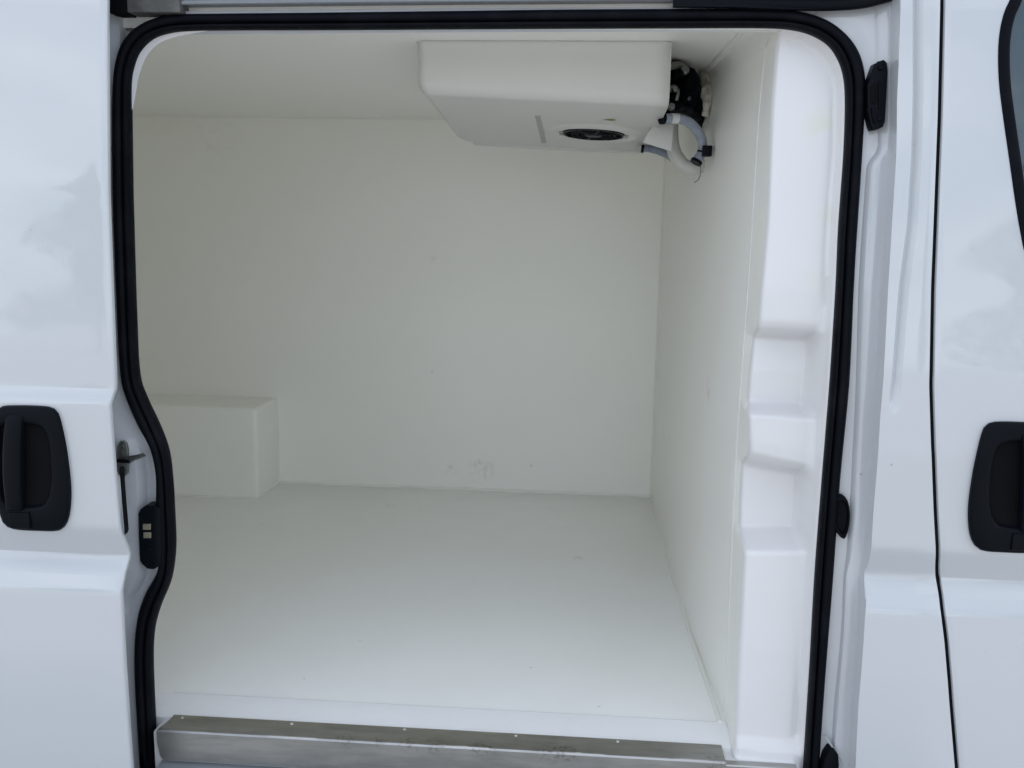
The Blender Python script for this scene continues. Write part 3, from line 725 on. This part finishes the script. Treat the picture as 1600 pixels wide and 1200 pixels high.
# bottom skin: ring-mirrored strips
fs.append(tuple(o_+j for j in range(n_)))
casing = mesh_obj('casing', vs, fs, CASE, ru, 40)
md = casing.modifiers.new('solid', 'SOLIDIFY'); md.thickness = .004; md.offset = 1
prism('base_plate', [(XLft-.004, YF-.004, H-.0035), (XRgt-.01, YF-.004, H-.0035), (XRgt-.01, YF-.004, H-.0005), (XLft-.004, YF-.004, H-.0005)], YK-YF, CASE, ru)
# drain tray lip along the back of the underside
rows = []
for x in lin(-.62, -.125, 30):
    y = .955+.012*math.sin(math.pi*(x+.62)/.5); z = under(x, y)
    rows.append([(x, y-.03, z+.002), (x, y-.026, z-.003), (x, y-.004, z-.005), (x, y+.004, z+.002), (x, y, z+.03)])
grid('drain_tray', rows, CASE, ru, 40)
# slot strip
rows = []
for y in lin(.445, .84, 4):
    rows.append([(-.4165, y, under(-.41, y)-.0062), (-.4165, y, under(-.41, y)-.0045), (-.4045, y, under(-.41, y)-.0045), (-.4045, y, under(-.41, y)-.0062)][::1])
SLOT = mat('grey_slot', (.40, .39, .36), .5)
zc = lambda y: under(-.41, y)-.0042
bm = bmesh.new(); 
v8 = [bm.verts.new(p) for p in [(-.4165, .442, zc(.442)-.0012), (-.4035, .442, zc(.442)-.0012), (-.4035, .845, zc(.845)-.0012), (-.4165, .845, zc(.845)-.0012), (-.4165, .442, zc(.442)+.003), (-.4035, .442, zc(.442)+.003), (-.4035, .845, zc(.845)+.003), (-.4165, .845, zc(.845)+.003)]]
for f in ((0, 1, 2, 3), (7, 6, 5, 4), (0, 4, 5, 1), (1, 5, 6, 2), (2, 6, 7, 3), (3, 7, 4, 0)): bm.faces.new([v8[i] for i in f])
bm_obj('panel_slot', bm, SLOT, ru)
# fan: raised ring, black bowl, hub, guard rings and struts
FC = np.array([-.275, .638, 0]); FC[2] = under(FC[0], FC[1])-.004
def fp(r_, th, d): x = FC[0]+r_*math.cos(th); y = FC[1]+r_*math.sin(th); return (x, y, under(x, y)-.004-d)
rings = [(.130, -.003), (.122, .004), (.112, .0075), (.104, .0085), (.096, .005), (.088, .005), (.084, .004), (.082, .0005)]
grid('fan_shroud', [[fp(r_, 2*math.pi*k/48, d) for k in range(48)] for r_, d in rings], CASE, ru, 50, close=True)
grid('fan_bowl', [[fp(r_, 2*math.pi*k/40, d) for k in range(40)] for r_, d in ((.0825, .0015), (.080, .0012), (.040, .0008), (.002, .0008))], DARK, ru, 50, close=True)
guard = grid('fan_guard', [[fp(r_, 2*math.pi*k/40, d) for k in range(40)] for r_, d in ((.083, .0025), (.081, .0065), (.074, .0070), (.072, .0025))], BLACK, ru, 50, close=True)
for rr in (.030, .043, .056):
    grid('guard_ring', [[fp(rr+.0018*math.cos(a), 2*math.pi*k/32, .005+.0018*math.sin(a)) for k in range(32)] for a in lin(0, 2*math.pi, 6)], BLACK, guard, 60, close=True)
for k in range(8):
    th = math.pi*2*k/8+.2; p, q = np.array(fp(.018, th, .006)), np.array(fp(.076, th, .006))
    tube('guard_strut', [p, p+(q-p)*.5, q], .0022, BLACK, guard, seg=6, n=2)
grid('fan_hub', [[fp(r_, 2*math.pi*k/24, d) for k in range(24)] for r_, d in ((.024, .001), (.024, .0065), (.020, .0085), (.001, .009))], BLACK, guard, 50, close=True)
for th in (math.pi*.93, math.pi*1.07, -.12, .12):
    p = fp(.084, th, .004); box('guard_clip', (p[0]-.006, p[1]-.008, p[2]-.0035), (p[0]+.006, p[1]+.008, p[2]+.002), ZINC, guard, .001)
# sticker
def us(u, v, off=0):
    d = ray(u, v); n3 = np.array([.04, .06, 1.]); c0 = 1.278+.06*.25-.04*.39+off
    t_ = (c0-n3@CAM)/(n3@d); return CAM+t_*d
q = [us(u, v, -.0052) for u, v in ((941, 187.5), (951, 186.4), (962, 187.2), (962, 189.6), (951, 189.0))]
bm = bmesh.new(); bm.faces.new([bm.verts.new(tuple(p)) for p in q]); bmesh.ops.solidify(bm, geom=bm.faces[:], thickness=.0006); bm_obj('sticker', bm, STICK, ru)
# end plate at the open right side, hoses and pipe bundle
prism('end_bracket', [at(u, v, Y=yy) for u, v, yy in ((1024, 193, .52), (1053, 194, .52), (1049, 236, .52), (1030, 230, .52), (1005, 222, .52), (1012, 208, .52))], .012, CASE, ru, .001)
grid('inner_shade_sheet', [[(XRgt-.035, y, z) for z in (under(XRgt-.035, y)+.006, H-.002)] for y in (.28, .93)], DARK, ru)  # dark sheet painted as the shade inside the open casing
def rim(name, c, d, r_, l, m_, parent):
    c = np.array(c, float); d = np.array(d, float); d /= np.linalg.norm(d)
    return tube(name, [c-d*l/2, c, c+d*l/2], r_, m_, parent, seg=16, n=2)
grid('end_flange', [[(XRgt-.006, y, under(XRgt, y)+dz) for dz in (.002, .022)] for y in (.285, .6, .92)], CASE, ru)
w_ = tube('drain_pipe', [at(1050, 178, Y=.60), at(1049, 200, Y=.60), at(1050, 222, Y=.60), at(1056, 243, Y=.595), at(1068, 258, Y=.59), at(1083, 263, Y=.585), at(1098, 258, Y=.60)], .0175, WHOSE, ru, seg=20, n=8)
h_ = tube('heater_hose', [at(1038, 185.5, Y=.40), at(1050, 185, Y=.41), at(1063, 186, Y=.42), at(1078, 192, Y=.44), at(1090, 205, Y=.46), at(1097, 220, Y=.47), at(1098, 232, Y=.475), at(1096, 240, Y=.475), at(1088, 252, Y=.47)], .0112, HOSE, ru, seg=18, n=8)
a_, b_ = at(1035, 185, Y=.40), at(1060, 186, Y=.42); rim('hose_cap', a_, b_-a_, .0135, .008, BLACK, h_)
a_, b_ = at(1049, 185, Y=.408), at(1058, 185.5, Y=.414); rim('hose_label', (a_+b_)/2, b_-a_, .0117, .018, mat('hose_print', (.72, .72, .70), .5, var=(520, (.35, .35, .38), .5, .6)), h_)
a_ = at(1088, 253, Y=.47); rim('hose_clamp', a_, at(1096, 240, Y=.475)-a_, .0145, .007, BLACK, h_)
a_ = at(1097, 238, Y=.475); rim('hose_clamp', a_, at(1098, 228, Y=.475)-at(1093, 243, Y=.474), .0125, .004, BLACK, h_)
p = at(1105, 236, X=-.006); box('pipe_clip', (p[0]-.012, p[1]-.014, p[2]-.013), (p[0]+.010, p[1]+.014, p[2]+.012), BLACK, h_, .002)
r_ = tube('ribbed_hose', [at(1003, 231.5, Y=.80), at(1015, 232, Y=.80), at(1028, 235, Y=.79), at(1040, 240, Y=.78), at(1052, 247, Y=.77), at(1062, 256, Y=.76)], .0105, HOSE, ru, seg=16, n=16, ribs=4)
a_, b_ = at(1004, 231, Y=.80), at(1015, 232, Y=.80); rim('hose_cap', a_, b_-a_, .0135, .007, BLACK, r_)
tube('loose_wire', [at(u, v, Y=y) for u, v, y in ((1091, 256, .48), (1095, 262, .48), (1094, 273, .49), (1091, 281, .49), (1085, 285, .50))], .0007, BLACK, ru, seg=6, n=6)
# black taped bundle of pipes
tube('pipe_bundle', [at(1050, 128, Y=.50), at(1064, 140, Y=.54), at(1078, 158, Y=.60), at(1092, 172, Y=.66), at(1108, 182, Y=.72)], lambda t_: .044+.006*math.sin(t_*9), RUBBER, ru, seg=22, n=8, rough=.35)
tube('taped_pipe', [at(1046, 112, Y=.46), at(1060, 112, Y=.48), at(1072, 122, Y=.52), at(1082, 148, Y=.58)], .017, RUBBER, ru, seg=14, n=6, rough=.4)
tube('taped_pipe', [at(1040, 172, Y=.44), at(1056, 168, Y=.48), at(1072, 172, Y=.54), at(1090, 186, Y=.62)], .017, RUBBER, ru, seg=14, n=6, rough=.4)
tube('copper_pipe', [at(1044, 104, Y=.42), at(1058, 102, Y=.44), at(1068, 105, Y=.47), at(1072, 116, Y=.5)], .0095, ZINC, ru, seg=12, n=6)
tube('copper_pipe', [at(1044, 142, Y=.42), at(1053, 136, Y=.43), at(1058, 143, Y=.45), at(1056, 156, Y=.46)], .0062, ZINC, ru, seg=12, n=6)
for u, v, y, s_ in ((1070, 110, .44, .012), (1049, 167, .41, .010), (1076, 153, .50, .007), (1054, 139, .41, .008)):
    p = at(u, v, Y=y); bm = bmesh.new(); bmesh.ops.create_cone(bm, cap_ends=True, segments=6, radius1=s_*.9, radius2=s_*.9, depth=s_*1.1)
    bmesh.ops.bevel(bm, geom=bm.edges, offset=s_*.15, segments=1, affect='EDGES')
    bmesh.ops.rotate(bm, verts=bm.verts, matrix=Matrix.Rotation(1.1, 3, 'X')); bmesh.ops.translate(bm, verts=bm.verts, vec=Vector(p)); bm_obj('pipe_fitting', bm, ZINC, ru)
# torn foam round the hole in the bulkhead
bm = bmesh.new()
for u, v, s_ in ():
    p = at(u, v, X=-.004); bmesh.ops.create_icosphere(bm, subdivisions=3, radius=s_, matrix=Matrix.Translation(Vector(p)) @ Matrix.Diagonal((.5, 1, 1.2, 1)))
tube('foam_collar', [at(u, v, X=-.004) for u, v in ((1088, 99), (1096, 106), (1101, 122), (1103, 142), (1104, 160), (1102, 180))], lambda t_: .009+.007*math.sin(math.pi*t_), FOAM, ru, seg=14, n=8, rough=.6)

# ------------------------------------------------------------------ yard behind the photographer (mirrored in the paint)
def tree(x, y, hgt, wid, lab, seed):
    rnd = random.Random(seed); root = empty('tree', (x, y, GZ)); root['label'] = lab; root['category'] = 'tree'; root['group'] = 'trees across the yard'
    c = Vector((x, y, GZ))
    tube('trunk', [c, c+Vector((.1, 0, hgt*.3)), c+Vector((0, .1, hgt*.6)), c+Vector((.05, 0, hgt*.85))], lambda t_: .2*(1-t_*.8), BARK, root, seg=10, n=4)
    vs, fs = [], []
    for k in range(5200):
        t_ = rnd.random()**.8; zz = hgt*(.16+.84*t_); rad = wid*(1-t_)**.62*(.75+.35*math.sin(t_*17+seed))*math.sqrt(rnd.random()); th = rnd.random()*6.283
        p = c+Vector((math.cos(th)*rad, math.sin(th)*rad, zz)); s_ = .10+.12*rnd.random()
        a = Vector((rnd.uniform(-1, 1), rnd.uniform(-1, 1), rnd.uniform(-1, 1))).normalized(); b_ = a.orthogonal().normalized()
        i = len(vs); vs += [p-a*s_, p+b_*s_*.6, p+a*s_, p-b_*s_*.6]; fs.append((i, i+1, i+2, i+3))
    me = bpy.data.meshes.new('crown'); me.from_pydata([tuple(v) for v in vs], [], fs); me.materials.append(LEAF)
    o = bpy.data.objects.new('crown', me); COL.objects.link(o); o.parent = root; o.matrix_parent_inverse = root.matrix_basis.inverted()
tree(-17.5, -31.0, 9.6, 3.2, 'full leafy tree seen only as a pale mirror image in the sliding door paint', 1)
tree(18.5, -36.0, 12.5, 5.5, 'broad leafy tree added out of view for a faint mirror image in the front door paint', 4)  # added unseen tree, shaped for its reflection in the paint
